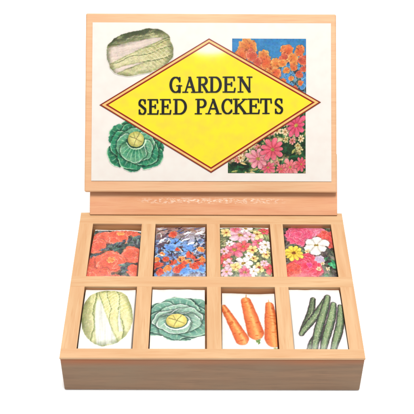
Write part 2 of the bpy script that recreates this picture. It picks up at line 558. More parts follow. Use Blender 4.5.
def tint_band(m, zc, half, c, noise, thr, amt, xr=None):
    """worn flecks or a painted shadow line at one height of a board, broken up by noise"""
    t = m.node_tree
    b = next(n for n in t.nodes if n.type == 'BSDF_PRINCIPLED')
    old = b.inputs['Base Color'].links[0].from_socket
    tc = t.nodes.new('ShaderNodeTexCoord')
    sx = t.nodes.new('ShaderNodeSeparateXYZ')
    t.links.new(tc.outputs['Object'], sx.inputs[0])

    def tri(sock, c0, h0, soft):
        a = t.nodes.new('ShaderNodeMath')
        a.operation = 'SUBTRACT'
        a.inputs[1].default_value = c0
        t.links.new(sock, a.inputs[0])
        ab = t.nodes.new('ShaderNodeMath')
        ab.operation = 'ABSOLUTE'
        t.links.new(a.outputs[0], ab.inputs[0])
        mr = t.nodes.new('ShaderNodeMapRange')
        mr.inputs[1].default_value = h0
        mr.inputs[2].default_value = h0 * soft
        mr.interpolation_type = 'SMOOTHSTEP'
        t.links.new(ab.outputs[0], mr.inputs[0])
        return mr.outputs[0]

    def mul(p, q):
        k = t.nodes.new('ShaderNodeMath')
        k.operation = 'MULTIPLY'
        t.links.new(p, k.inputs[0])
        if isinstance(q, float):
            k.inputs[1].default_value = q
        else:
            t.links.new(q, k.inputs[1])
        return k.outputs[0]
    mp = t.nodes.new('ShaderNodeMapping')
    mp.inputs['Scale'].default_value = noise
    t.links.new(tc.outputs['Object'], mp.inputs[0])
    nz = t.nodes.new('ShaderNodeTexNoise')
    nz.inputs['Scale'].default_value = 1.0
    nz.inputs['Detail'].default_value = 4
    t.links.new(mp.outputs[0], nz.inputs['Vector'])
    mr = t.nodes.new('ShaderNodeMapRange')
    mr.inputs[1].default_value = thr[0]
    mr.inputs[2].default_value = thr[1]
    t.links.new(nz.outputs[0], mr.inputs[0])
    f = mul(mul(tri(sx.outputs[2], zc, half, 0.15), mr.outputs[0]), float(amt))
    if xr:
        f = mul(f, tri(sx.outputs[0], xr[0], xr[1], 0.6))
    mx = t.nodes.new('ShaderNodeMix')
    mx.data_type = 'RGBA'
    t.links.new(f, mx.inputs[0])
    t.links.new(old, mx.inputs[6])
    mx.inputs[7].default_value = (*c, 1)
    t.links.new(mx.outputs[2], b.inputs['Base Color'])


tint_band(W_FRONT, 0.0326, 0.0085, alb((160, 92, 52), 1.5), (10, 60, 60), (0.25, 0.6), 0.85)  # reflection and shadow line under the top edge, painted as a reddish-brown band
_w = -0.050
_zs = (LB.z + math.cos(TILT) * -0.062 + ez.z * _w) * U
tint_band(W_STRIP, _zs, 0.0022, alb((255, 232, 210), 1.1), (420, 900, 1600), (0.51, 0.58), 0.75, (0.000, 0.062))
PACKET = printed('printed_packet', 0.38, 0.2, 0.10)

# ------------------------------------------------------------------ the seed box
seed_box = empty('seed_box')
tag(seed_box, 'open pale wooden box with a printed garden seed label inside its raised lid', 'seed box')
root = empty('tray')
root.parent = seed_box
RH = 0.016                    # top rails
z1, z0 = H, H - RH
XI0, XI1 = -0.897, 0.903
YF, YB = 0.078, 1.305
g = 0.0012
YM0, YM1 = 0.645, 0.747
ZD = 0.162
xb = [-1.0, XI0, -0.528, -0.424, -0.036, 0.062, 0.442, 0.538, XI1, 1.0]
yb = [0.0, YF, YM0, YM1, YB, D]
bm = bmesh.new()
gv = {}
for layer, z in ((0, z1), (1, z0)):
    for iy_, y in enumerate(yb):
        for ix_, x in enumerate(xb):
            gv[layer, ix_, iy_] = bm.verts.new((x, y, z))


def solid(ix_, iy_):
    if not (0 <= ix_ < len(xb) - 1 and 0 <= iy_ < len(yb) - 1):
        return False
    return not (iy_ in (1, 3) and ix_ in (1, 3, 5, 7))


for iy_ in range(len(yb) - 1):
    for ix_ in range(len(xb) - 1):
        if not solid(ix_, iy_):
            continue
        q = [(ix_, iy_), (ix_ + 1, iy_), (ix_ + 1, iy_ + 1), (ix_, iy_ + 1)]
        bm.faces.new([gv[0, a, b] for a, b in q]).material_index = 1 if iy_ in (1, 3) else 0
        bm.faces.new([gv[1, a, b] for a, b in reversed(q)])
        for k, (nx_, ny_) in enumerate(((ix_, iy_ - 1), (ix_ + 1, iy_), (ix_, iy_ + 1), (ix_ - 1, iy_))):
            if not solid(nx_, ny_):
                a, b = q[k], q[(k + 1) % 4]
                bm.faces.new((gv[0, a[0], a[1]], gv[1, a[0], a[1]], gv[1, b[0], b[1]], gv[0, b[0], b[1]]))
bm.verts.ensure_lookup_table()
for v in [v for v in bm.verts if not v.link_faces]:
    bm.verts.remove(v)
rim = [e for e in bm.edges if len(e.link_faces) == 2 and e.calc_face_angle(0) > 1.0 and all(abs(v.co.z - z1) < 1e-5 for v in e.verts)]
bmesh.ops.bevel(bm, geom=rim, offset=0.005, segments=2, affect='EDGES', profile=0.5)
finish(bm, 'top_frame', [W_X, W_Y], root)
zw = z0 - 0.0008
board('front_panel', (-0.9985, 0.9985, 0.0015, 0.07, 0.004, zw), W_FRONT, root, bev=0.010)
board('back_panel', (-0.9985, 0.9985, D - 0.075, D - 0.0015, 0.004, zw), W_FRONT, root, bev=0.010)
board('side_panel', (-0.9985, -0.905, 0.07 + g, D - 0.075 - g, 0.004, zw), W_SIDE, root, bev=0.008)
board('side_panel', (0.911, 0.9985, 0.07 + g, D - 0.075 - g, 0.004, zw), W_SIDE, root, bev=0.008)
board('base_board', (-0.905 + g, 0.911 - g, 0.07 + g, D - 0.075 - g, 0.008, 0.16), W_IN, root, bev=0.0)
e_ = 0.0015
board('inner_wall', (-0.904, 0.910, YB + e_, D - 0.0765, ZD, zw), W_IN, root, bev=0.0)
board('cross_divider', (-0.904, 0.910, YM0 + e_, YM1 - e_, ZD, zw), W_IN, root, bev=0.0)
for y0_, y1_ in ((YM1 + g, YB), (0.0715, YM0 - g)):
    for a, b in ((-0.528, -0.424), (-0.036, 0.062), (0.442, 0.538)):
        board('divider', (a + e_, b - e_, y0_, y1_, ZD, zw), W_IN2, root, bev=0.0)

# lid
lid = empty('lid')
lid.parent = seed_box
LX0, LX1, LV = -0.9593, 0.9593, 1.371
T = 0.048
lab = dict(u0=-0.9095, u1=0.9205, v0=0.082, v1=1.300)
board('lid_board', (LX0, LX1, 0.0, LV, -T, -0.0005), W_LX, lid, LID, bev=0.011)
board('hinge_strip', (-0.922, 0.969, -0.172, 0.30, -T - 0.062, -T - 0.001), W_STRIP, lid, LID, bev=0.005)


# ------------------------------------------------------------------ the printed label in the lid
label = empty('label_sheet')
label.parent = seed_box


def lid_place(u0, v0, u1, v1, w):
    def f(u, v):
        a = u0 + (u1 - u0) * u
        b = v0 + (v1 - v0) * v
        P = np.stack([a, b, np.full_like(a, w), np.ones_like(a)])
        return (LIDn @ P)[:3].T
    return f


WHITE = (252, 246, 238)
board('paper_sheet', (lab['u0'] + 0.003, lab['u1'] - 0.003, lab['v0'] + 0.002, lab['v1'] - 0.002, 0.0, 0.004),
      flat_ink('label_paper', alb(WHITE, 0.93), alb((250, 240, 232), 0.93), 0.4), label, LID, bev=0.0)


def pic_rect(x0, y0, x1, y1):
    a = px2lid(x0, y1)
    b = px2lid(x1, y0)
    return a[0], a[1], b[0], b[1]


LK = 0.94    # the lid tips back from the lamps, its inks are a touch lighter
# napa cabbage, upper left (picture units: photo pixels / 10)
a = Art(7.6, 6.0, 300, bg=WHITE, alpha=0.0)
a.long_cabbage(3.55, 2.95, 3.32, 2.15, math.radians(13), 5,
               [(-1.02, 0.14, 0.86, 0.40, 0.36, 0.03), (-0.95, -0.66, 0.15, -0.52, 0.14, 0.0)],
               (98, 114, 64), (182, 178, 112), (236, 228, 180), (255, 234, 222), top_dark=0.9, power=2.9)
r = pic_rect(103, 22, 179, 82)
art_mesh(a, lid_place(*r, 0.0065), 'long_cabbage_picture', PAPER, label, LK)
# round cabbage, lower left
a = Art(7.0, 6.2, 300, bg=WHITE, alpha=0.0)
a.heading_cabbage(3.35, 3.05, 3.0, 11, (12, 84, 58), (50, 144, 104), (186, 222, 180), (206, 200, 104), (246, 238, 150), sq=0.90, n1=7, n2=4, ls=1.22,
                  heart=(0.02, 0.20, 0.27, 0.26))
r = pic_rect(101, 114, 171, 176)
art_mesh(a, lid_place(*r, 0.0065), 'round_cabbage_picture', PAPER, label, LK)
# orange poppies against blue, upper right
a = Art(7.45, 6.4, 300)
sky = a.cmix((84, 158, 206), (40, 128, 190), a.Y / 6.4 + (fbm(a.X * 1.4, a.Y * 2.2, 3) - .5) * 1.2)
a.put(np.ones_like(a.X), sky)
rng = np.random.RandomState(4)
hed = 4.55 + 0.5 * (fbm(a.X * 0.9, a.Y * 0, 8) - .5)
a.put(a.edge(hed - 0.9 - a.Y, 14) * 0.85, a.foliage(1.6, [(22, 44, 66), (44, 100, 150), (50, 76, 54), (140, 180, 204), (24, 38, 48)], 21))
for i in range(26):
    x, y = rng.uniform(3, 7.45), rng.uniform(.3, 3.6)
    a.wavy_petal(x, y, rng.uniform(.2, .45), (64, 140, 206), (120, 180, 224), (24, 50, 84), 300 + i, 1.2, wav=.3, shadow=False)
for i in range(60):
    x = rng.uniform(0, 7.45)
    y = rng.uniform(0, 4.0)
    a.stroke([(x, y), (x + rng.uniform(-.3, .3), y + rng.uniform(.5, 1.1))], .05, .03,
             [(20, 50, 40), (60, 110, 150), (150, 180, 190), (30, 60, 90)][i % 4], n=16)
spots = [(1.4, 5.4, 1.05), (0.75, 4.7, .7), (2.0, 4.65, .6), (3.2, 4.65, .62), (3.3, 3.9, .75), (2.6, 4.0, .5), (4.3, 3.9, .55), (5.6, 5.2, .62),
         (5.2, 4.5, .5), (6.2, 4.4, .55), (6.9, 5.2, .55), (7.1, 4.3, .5), (5.1, 4.0, .4), (4.5, 2.9, .5), (6.75, 2.9, .36),
         (3.6, 3.0, .35), (6.9, 2.0, .3), (2.2, 3.4, .4), (5.4, 3.2, .32), (6.2, 3.5, .36), (7.2, 3.4, .3), (5.9, 2.4, .28), (5.1, 2.2, .3), (6.4, 1.5, .26)]
for i, (x, y, R) in enumerate(spots):
    o = [((232, 120, 50), (246, 176, 96)), ((226, 92, 44), (240, 148, 80)), ((206, 76, 52), (232, 122, 84))][(i * 7) % 3]
    for k in range(3):
        a.wavy_petal(x + rng.uniform(-.3, .3) * R, y + rng.uniform(-.25, .25) * R, R * rng.uniform(.75, 1.05), o[0], o[1], (140, 50, 26), 30 + i * 3 + k, 0.85, rng.uniform(0, 3), wav=0.2, shadow=k < 1)
r = pic_rect(231, 39, 305.2, 103)
art_mesh(a, lid_place(*r, 0.0065), 'flower_picture', PAPER, label, LK)
# pink daisies over dark green, lower right
a = Art(7.75, 7.0, 320)
a.put(np.ones_like(a.X), a.foliage(1.5, [(28, 62, 34), (40, 100, 56), (34, 80, 46), (128, 140, 78), (214, 180, 124), (236, 218, 170)], 40, 1.6))
for i in range(70):
    x, y = rng.uniform(0, 7.75), rng.uniform(0, 6.8)
    a.leaf(x, y, rng.uniform(.5, 1.1), rng.uniform(.06, .13), rng.uniform(0, 3.14),
           [(24, 78, 44), (58, 108, 62), (150, 150, 84), (204, 176, 118), (20, 52, 30)][rng.randint(5)], i)
small = [(0.9, 2.5, .35), (4.4, 4.9, .55), (5.6, 5.0, .5), (4.9, 4.2, .5), (6.4, 3.2, .4), (1.6, 2.0, .4), (3.9, 4.0, .4), (5.9, 4.3, .4), (2.2, 2.6, .35)]
small += [(rng.uniform(.3, 7.5), rng.uniform(.6, 5.6), rng.uniform(.22, .42)) for _ in range(34)]
for i, (x, y, R) in enumerate(small):
    a.daisy(x, y, R, 7, *[((238, 190, 130), (252, 228, 190)), ((226, 110, 110), (248, 170, 160)), ((206, 180, 110), (236, 220, 160))][i % 3], (190, 120, 40), 60 + i, ang=i)
big = [(4.0, 0.55, .8), (6.2, 0.6, .95), (7.3, 0.9, .7), (5.3, 0.4, .6), (3.0, 1.4, 1.15), (4.45, 2.35, 1.2), (6.8, 4.75, 1.15)]
for i, (x, y, R) in enumerate(big):
    cA, cB = [((226, 70, 96), (244, 130, 146)), ((236, 96, 110), (250, 160, 160)), ((216, 60, 84), (238, 112, 124)), ((222, 80, 90), (246, 140, 140)),
              ((228, 110, 130), (252, 178, 184)), ((224, 66, 92), (246, 124, 140)), ((222, 52, 92), (244, 112, 140))][i]
    a.daisy(x, y, R, 9, cA, cB, (232, 190, 90), 80 + i, ang=i * .7, core=0.17, gap=0.42)
r = pic_rect(226.8, 103, 304.4, 173)
art_mesh(a, lid_place(*r, 0.0065), 'flower_picture', PAPER, label, LK)

# the diamond: nested rings, each its own ink
dia = [Vector((*px2lid(*q), 0)) for q in ((98.6, 105.3), (210, 172.8), (319.8, 102.6), (208, 38.6))]


def inset(poly, d):
    n = len(poly)
    out = []
    for i in range(n):
        p0, p1, p2 = poly[i - 1], poly[i], poly[(i + 1) % n]
        e1, e2 = (p1 - p0).normalized(), (p2 - p1).normalized()
        n1, n2 = Vector((-e1.y, e1.x, 0)), Vector((-e2.y, e2.x, 0))
        m = (n1 + n2).normalized()
        out.append(p1 + m * (d / max(0.2, m.dot(n1))))
    return out


bm = bmesh.new()
offs = [0, 0.0095, 0.0240, 0.0355]
rings = [[bm.verts.new((p.x, p.y, 0.009)) for p in (dia if o == 0 else inset(dia, o))] for o in offs]
low = [bm.verts.new((p.x, p.y, 0.0045)) for p in dia]
for i in range(4):
    j = (i + 1) % 4
    bm.faces.new((low[i], low[j], rings[0][j], rings[0][i])).material_index = 0
    for k in range(3):
        bm.faces.new((rings[k][i], rings[k][j], rings[k + 1][j], rings[k + 1][i])).material_index = k
bm.faces.new(rings[3]).material_index = 3
finish(bm, 'diamond_panel', [flat_ink('rust_ink', alb((150, 54, 28), LK)), flat_ink('peach_ink', alb((254, 212, 136), LK), alb((250, 194, 116), LK)),
                             flat_ink('red_ink', alb((158, 40, 18), LK)), flat_ink('yellow_ink', alb((253, 236, 48), 0.98), alb((250, 226, 66), 0.96), 0.05)], label, LID)

# lettering: hand drawn roman capitals, thick and thin strokes with serifs
TH, TN, SR = 0.088, 0.054, 0.042


def gl(ch, w):
    S = []

    def st(x0, y0, x1, y1, r):
        S.append(('l', x0 * w, y0, x1 * w, y1, r, r))

    def serif(x, y, l=0.16):
        S.append(('l', x * w - l, y, x * w + l, y, SR, SR))

    def arc(cx, cy, rx, ry, a0, a1, rthin, rthick, vert=True):
        n = max(6, int(abs(a1 - a0) / 12))
        pts = []
        for i in range(n + 1):
            t = math.radians(a0 + (a1 - a0) * i / n)
            k = abs(math.cos(t)) if vert else abs(math.sin(t))
            pts.append((cx * w + rx * w * math.cos(t), cy + ry * math.sin(t), rthin + (rthick - rthin) * k))
        for p, q in zip(pts, pts[1:]):
            S.append(('l', p[0], p[1], q[0], q[1], p[2], q[2]))
    t, b = 1 - SR, SR
    if ch == 'E':
        st(.2, b, .2, t, TH); serif(.2, b, .17); serif(.2, t, .17)
        st(.2, t, .88, t, TN); st(.2, b, .92, b, TN); st(.2, .52, .68, .52, TN)
        st(.88, t, .91, t - .20, TN); st(.92, b, .97, b + .22, TN); st(.68, .42, .68, .62, TN)
    elif ch == 'D':
        st(.2, b, .2, t, TH); serif(.2, b, .16); serif(.2, t, .16)
        st(.2, t, .5, t, TN); st(.2, b, .5, b, TN); arc(.46, .5, .44, .5 - SR, -90, 90, TN, TH)
    elif ch == 'P':
        st(.22, b, .22, t, TH); serif(.22, b, .20); serif(.22, t, .16)
        st(.2, t, .55, t, TN); st(.2, .46, .55, .46, TN); arc(.52, .715, .36, .255, -90, 90, TN, TH)
    elif ch == 'R':
        st(.2, b, .2, t, TH); serif(.2, b, .18); serif(.2, t, .16)
        st(.2, t, .5, t, TN); st(.2, .5, .5, .5, TN); arc(.48, .735, .32, .235, -90, 90, TN, TH)
        st(.48, .5, .86, .06, TH * .9); serif(.92, b, .10)
    elif ch == 'A':
        st(.5, t, .14, b, TN); st(.48, t + .01, .84, b, TH); st(.26, .36, .70, .36, TN)
        serif(.13, b, .15); serif(.86, b, .17)
    elif ch == 'N':
        st(.2, b, .2, t, TN); st(.18, t, .80, b + .02, TH); st(.80, b, .80, t, TN)
        serif(.18, t, .14); serif(.2, b, .15); serif(.80, t, .15)
    elif ch == 'K':
        st(.2, b, .2, t, TH); serif(.2, b, .18); serif(.2, t, .18)
        st(.26, .46, .80, t, TN); st(.40, .60, .84, b, TH); serif(.80, t, .15); serif(.88, b, .15)
    elif ch == 'T':
        st(.5, b, .5, t, TH); serif(.5, b, .2); st(.06, t, .94, t, TN)
        st(.07, t, .04, t - .24, TN); st(.93, t, .96, t - .24, TN)
    elif ch == 'C':
        arc(.54, .5, .44, .5 - SR, 42, 318, TN, TH); st(.89, t - .02, .89, .70, TN); st(.86, .20, .90, .27, TN)
    elif ch == 'G':
        arc(.52, .5, .43, .5 - SR, 42, 318, TN, TH); st(.86, t - .02, .86, .70, TN)
        st(.84, .06, .84, .42, TH); serif(.82, .44, .15)
    elif ch == 'S':
        arc(.5, .735, .34, .235, 35, 200, TN, TH * .85); st(.20, .64, .80, .37, TH)
        arc(.5, .265, .36, .235, -145, 22, TN, TH * .85)
        st(.82, t - .02, .82, .72, TN); st(.16, .30, .16, b + .02, TN)
    return S


YEL = (252, 236, 50)
A2 = Art(15.4, 4.2, 800, bg=YEL, alpha=0.0)      # photo pixels / 10; origin at px (133, 118)
dist = np.full(A2.X.shape, -9.0)


def set_line(text, spans, top, bot, slope):
    hgt = (bot - top) / 10
    for ch, (xa, xb) in zip(text, spans):
        ox, w = (xa - 133) / 10, (xb - xa) / 10 / hgt
        oy = (118 - (bot + slope * (xa - spans[0][0]))) / 10
        i0, i1 = int((ox - .5) / A2.px), int((ox + w * hgt + .6) / A2.px)
        i0, i1 = max(i0, 0), min(i1, A2.nx + 1)
        X, Y = (A2.X[:, i0:i1] - ox) / hgt, (A2.Y[:, i0:i1] - oy) / hgt
        d = np.full(X.shape, -9.0)
        for (_, x0, y0, x1, y1, r0, r1) in gl(ch, w):
            L2 = (x1 - x0) ** 2 + (y1 - y0) ** 2 + 1e-9
            t = np.clip(((X - x0) * (x1 - x0) + (Y - y0) * (y1 - y0)) / L2, 0, 1)
            d = np.maximum(d, r0 + (r1 - r0) * t - np.hypot(X - x0 - t * (x1 - x0), Y - y0 - t * (y1 - y0)))
        d = np.minimum(d, np.minimum(Y + 0.004, 1.004 - Y))
        dist[:, i0:i1] = np.maximum(dist[:, i0:i1], d * hgt)


set_line('GARDEN', [(168.6, 180.2), (182.6, 195), (196.4, 207.6), (208.2, 220.6), (222.4, 234.2), (236.4, 251.4)], 77.6, 93.6, -0.008)
set_line('SEEDPACKETS', [(137.2, 145.6), (147.6, 157.4), (160, 170), (172.4, 186), (195, 205.6), (205.4, 219.4), (220.6, 231.6), (232.2, 246.6),
                         (247.6, 258.4), (259.2, 270.6), (273.2, 282.2)], 99.8, 115.2, -0.009)
A2.put(A2.edge(dist, 2.2), (6, 4, 2))
A2.a = A2.edge(dist + A2.px * 0.4, 2.2)
r = pic_rect(133, 76, 287, 118)
art_mesh(A2, lid_place(*r, 0.0105), 'lettering', PAPER, label, 1.0)

# ------------------------------------------------------------------ seed packets
GREY = (96, 92, 96)


def new_art():               # visible window: x 0..0.78, y 0..1 ; a strip below is hidden by the rail in front
    return Art(0.78, 1.0, 190, y0=-0.05, bg=(253, 250, 244))


def cx_(xl, xr, yt, yb):
    return lambda x, y: ((x - xl) / (xr - xl) * 0.78, (yb - y) / (yb - yt))


rng = np.random.RandomState(12)
arts = {}
# red poppies
a = new_art()
T1 = cx_(50, 360, 62, 362)
a.put(np.ones_like(a.X), a.foliage(9, [(84, 90, 96), (118, 126, 132), (84, 106, 96), (66, 70, 76), (136, 128, 104)], 3))
for i in range(26):
    a.leaf(rng.uniform(0, .78), rng.uniform(-.1, 1), rng.uniform(.08, .2), rng.uniform(.01, .03), rng.uniform(0, 3.1), [(70, 96, 86), (104, 120, 118), (52, 60, 60)][i % 3], i)
for i, (x, y, R, q) in enumerate([(120, 130, 70, .75), (225, 108, 95, .55), (85, 185, 62, .95), (305, 96, 45, .5), (90, 300, 78, .9), (320, 235, 66, .95), (190, 285, 92, .88),
                                  (90, 370, 60, .6), (170, 385, 80, .55), (255, 380, 46, .6), (345, 330, 46, .9), (240, 440, 90, .5)]):
    X, Y = T1(x, y)
    R = R / 400
    a.wavy_petal(X, Y, R * 1.06, (232, 100, 80), (242, 124, 96), (150, 76, 66), i * 5, q, i, wav=0.07, fs=.2)
    for k in range(3):
        th = k * 2.1 + i
        a.wavy_petal(X + math.cos(th) * R * .25, Y + math.sin(th) * R * .2, R * .7, (232, 104, 84), (242, 126, 102), (206, 84, 66), i * 5 + k, q, th, wav=0.10, shadow=k < 1, fs=.35)
    if i in (1, 6):
        a.wavy_petal(X + .0, Y + R * .1, R * .3, (240, 150, 84), (246, 190, 120), (200, 70, 50), i + 70, q, wav=.2, shadow=False)
for x0, y0, x1, y1, w in [(165, 190, 230, 165, .045), (230, 172, 345, 118, .055), (265, 300, 290, 345, .035), (65, 250, 105, 238, .025), (95, 85, 130, 78, .03), (120, 215, 170, 190, .02)]:
    p, q = T1(x0, y0), T1(x1, y1)
    for k in range(9):
        f = rng.rand()
        a.leaf(p[0] + (q[0] - p[0]) * f, p[1] + (q[1] - p[1]) * f, rng.uniform(.09, .17), w * rng.uniform(.35, .7), rng.uniform(-.4, 1.2), [(84, 96, 102), (112, 124, 132), (90, 112, 98), (66, 70, 78)][k % 4], k)
a.put(a.edge(a.Y - 0.955, 2), (253, 250, 244))
arts['A1'] = a
# blue and orange meadow
a = new_art()
T2 = cx_(50, 360, 50, 362)
a.put(np.ones_like(a.X), a.foliage(8, [(96, 78, 92), (116, 156, 216), (140, 178, 232), (92, 84, 108), (176, 184, 208)], 9, 1.8))
up = sst(.60, .92, a.Y + .12 * (fbm(a.X * 7, a.Y * 9, 2) - .5))
a.put(up * .9, a.cmix((154, 114, 102), (200, 168, 156), (fbm(a.X * 9, a.Y * 26, 5) - .3) * 1.6))
for i in range(60):
    x, y = rng.uniform(0, .78), rng.uniform(.25, 1)
    an = rng.uniform(.1, 1.0)
    L = rng.uniform(.05, .15)
    a.stroke([(x, y), (x + L * math.cos(an), y + L * math.sin(an))], .012, .006, [(54, 42, 58), (70, 60, 50), (228, 226, 230), (70, 92, 150), (200, 200, 214)][i % 5], n=12)
for x, y, R in [(140, 205, .12), (175, 165, .1), (265, 205, .11), (110, 240, .08), (260, 335, .12), (330, 330, .09), (150, 330, .07), (230, 345, .1)]:
    X, Y = T2(x, y)
    a.wavy_petal(X, Y, R, (96, 148, 224), (150, 192, 244), (60, 74, 130), int(x), .7, wav=.3, shadow=False)
for i, (x, y, R) in enumerate([(160, 112, .085), (95, 240, .05), (190, 215, .045), (260, 245, .075), (205, 275, .07), (160, 295, .07), (70, 305, .08), (255, 290, .06), (320, 295, .085), (185, 335, .075), (330, 210, .07), (80, 345, .07), (230, 300, .05), (130, 330, .07), (215, 320, .07), (290, 320, .08), (345, 275, .07), (120, 275, .06), (290, 265, .06), (60, 270, .06)]):
    X, Y = T2(x, y)
    cA, cB = [((214, 70, 56), (240, 120, 84)), ((232, 120, 56), (250, 180, 110)), ((206, 62, 48), (236, 110, 70))][i % 3]
    for k in range(3):
        a.wavy_petal(X + rng.uniform(-.3, .3) * R, Y + rng.uniform(-.2, .2) * R, R * .8, cA, cB, (130, 50, 50), i * 4 + k, .8, k, wav=.2, shadow=k < 1)
for x, y in [(250, 105), (320, 105), (330, 95), (95, 150), (235, 150), (270, 175)]:
    X, Y = T2(x, y)
    a.leaf(X, Y, .15, .018, .5, (232, 232, 236))
for i in range(34):
    x, y = T2(rng.uniform(50, 350), rng.uniform(120, 300))
    an = rng.uniform(.5, 2.2)
    L = rng.uniform(.05, .13)
    a.stroke([(x, y), (x + L * .6 * math.cos(an), y + L * .5 * math.sin(an)), (x + L * math.cos(an + .3), y + L * math.sin(an + .3))], .011, .004, [(52, 44, 60), (70, 66, 74), (236, 232, 228), (46, 60, 60)][i % 4], n=14)
arts['A2'] = a
# mixed small flowers
a = new_art()
T3 = cx_(52, 362, 55, 362)
a.put(np.ones_like(a.X), a.foliage(9, [(104, 116, 84), (150, 158, 112), (86, 94, 74), (200, 190, 140), (128, 140, 104)], 19, 1.6))
for i in range(60):
    a.leaf(rng.uniform(0, .78), rng.uniform(-.1, 1), rng.uniform(.05, .12), rng.uniform(.008, .02), rng.uniform(0, 3.1), [(88, 110, 66), (150, 160, 104), (60, 74, 56), (196, 190, 140)][i % 4], i)
pal = [((220, 80, 110), (246, 160, 176)), ((244, 226, 226), (252, 246, 244)), ((232, 196, 110), (250, 232, 170)), ((222, 70, 80), (240, 130, 130)), ((238, 170, 190), (250, 214, 222))]
fl = [(180, 120, .15, 4), (215, 70, .09, 1), (290, 170, .10, 0), (140, 215, .13, 0), (195, 195, .09, 3), (80, 275, .10, 3), (105, 300, .07, 4), (190, 300, .10, 1), (285, 325, .07, 2), (350, 325, .08, 3), (200, 350, .09, 0),
      (330, 90, .08, 3), (285, 115, .07, 2), (90, 100, .07, 2), (335, 180, .07, 1), (250, 215, .07, 2), (330, 240, .07, 2), (110, 175, .05, 1), (140, 320, .06, 2), (250, 345, .06, 1), (75, 220, .06, 4), (255, 270, .05, 2), (150, 75, .07, 0), (310, 215, .06, 1), (225, 250, .05, 1), (85, 345, .07, 4), (320, 300, .05, 4), (240, 130, .07, 4)]
for i, (x, y, R, c) in enumerate(fl):
    X, Y = T3(x, y)
    a.daisy(X, Y, R * 1.42, 5 + i % 3, *pal[c], (214, 170, 80) if c != 2 else (200, 90, 60), 100 + i, ang=i * .9, core=.2, dark=(84, 88, 66), gap=.4)
a.put(a.edge(a.Y - 0.965 - 0.02 * np.sin(a.X / .78 * 3.1), 2), (253, 250, 244))
arts['A3'] = a
# large mixed blossoms
a = new_art()
T4 = cx_(42, 345, 55, 362)
a.put(np.ones_like(a.X), a.foliage(9, [(84, 76, 72), (124, 112, 104), (62, 60, 54), (96, 112, 84), (150, 134, 126)], 29, 1.5))
for i in range(40):
    a.leaf(rng.uniform(0, .78), rng.uniform(-.1, 1), rng.uniform(.06, .16), rng.uniform(.012, .03), rng.uniform(0, 3.1), [(90, 110, 80), (60, 66, 58), (120, 112, 104), (50, 104, 66)][i % 4], i)
for i in range(8):
    X, Y = T4(330 + rng.uniform(-15, 15), 300 + rng.uniform(-14, 14))
    a.leaf(X, Y, .12, .03, rng.uniform(0, 3), [(40, 120, 80), (70, 150, 100)][i % 2], i)


def blossom(X, Y, R, c0, c1, cd, seed, n=7):
    for ring, (rad, sz) in enumerate(((.55, .55), (.3, .45), (.08, .34))):
        for k in range(n - ring):
            th = k * 2 * math.pi / (n - ring) + ring * .5 + seed
            a.wavy_petal(X + math.cos(th) * R * rad, Y + math.sin(th) * R * rad * .9, R * sz * 1.1, c0, c1, np.array(cd) * .5 + np.array(c0) * .5, seed * 9 + k + ring * 20, .85, th, wav=.12, shadow=True, fs=.4)


for X, Y, R, c0, c1, cd, sd in [(*T4(230, 78), .16, (226, 110, 140), (244, 160, 180), (170, 60, 90), 1), (*T4(325, 140), .17, (214, 66, 62), (240, 112, 100), (150, 34, 40), 2),
                                (*T4(140, 118), .21, (218, 70, 108), (240, 124, 150), (160, 36, 70), 3), (*T4(165, 312), .24, (220, 58, 84), (240, 106, 124), (160, 30, 54), 4),
                                (*T4(75, 335), .13, (220, 70, 60), (240, 110, 96), (150, 40, 40), 5), (*T4(250, 275), .07, (190, 170, 200), (220, 204, 220), (120, 100, 120), 6)]:
    blossom(X, Y, R, c0, c1, cd, sd)
a.wavy_petal(*T4(185, 310), .05, (226, 60, 120), (240, 110, 160), (180, 30, 80), 7, shadow=False)
X, Y = T4(95, 235)
a.daisy(X, Y, .16, 10, (236, 190, 60), (252, 226, 96), (176, 96, 40), 44, squash=.95, core=.2, dark=(80, 70, 50), gap=.25)
X, Y = T4(238, 188)
a.daisy(X, Y, .21, 6, (238, 226, 214), (255, 252, 246), (206, 170, 70), 45, squash=.9, core=.14, dark=(90, 80, 76), gap=.22, ang=.4)
for x, y, R in [(295, 330, .04), (240, 330, .04), (265, 300, .04), (180, 225, .045)]:
    X, Y = T4(x, y)
    a.daisy(X, Y, R, 6, (236, 200, 150), (250, 232, 190), (210, 130, 60), int(x), core=.25)
arts['A4'] = a
# long cabbage on white
a = new_art()
T5 = cx_(62, 358, 45, 380)
X, Y = T5(206, 216)
a.long_cabbage(X, Y, .485, .392, math.radians(97), 23,
               [(-0.97, 0.02, 0.74, 0.30, 0.36, 0.05), (-0.60, -0.52, 0.35, -0.55, 0.09, 0.0)],
               (136, 152, 92), (216, 210, 132), (246, 238, 190), (255, 255, 248), top_dark=0.4, power=2.15)
arts['B1'] = a
# round cabbage on white, running off both sides
a = new_art()
T6 = cx_(70, 352, 40, 376)
X, Y = T6(208, 232)
a.heading_cabbage(X, Y + .02, .56, 31, (64, 118, 104), (122, 168, 148), (204, 222, 202), (216, 200, 106), (252, 236, 150), sq=0.70, heart=(-.02, -.06, .27, .21), n1=8, n2=5, ls=1.2)
a.put(a.edge(.085 + .03 * (fbm(a.X * 9, a.Y * 0, 4) - .5) - a.Y, 3), (253, 250, 244))
a.put(a.edge(a.Y - .84 - .05 * (fbm(a.X * 7, a.Y * 0, 6) - .5), 3), (253, 250, 244))
arts['B2'] = a
# carrots
a = new_art()
T7 = cx_(82, 362, 76, 370)


def tj(T, *q):
    return T(q[0], q[1]) + T(q[2], q[3])


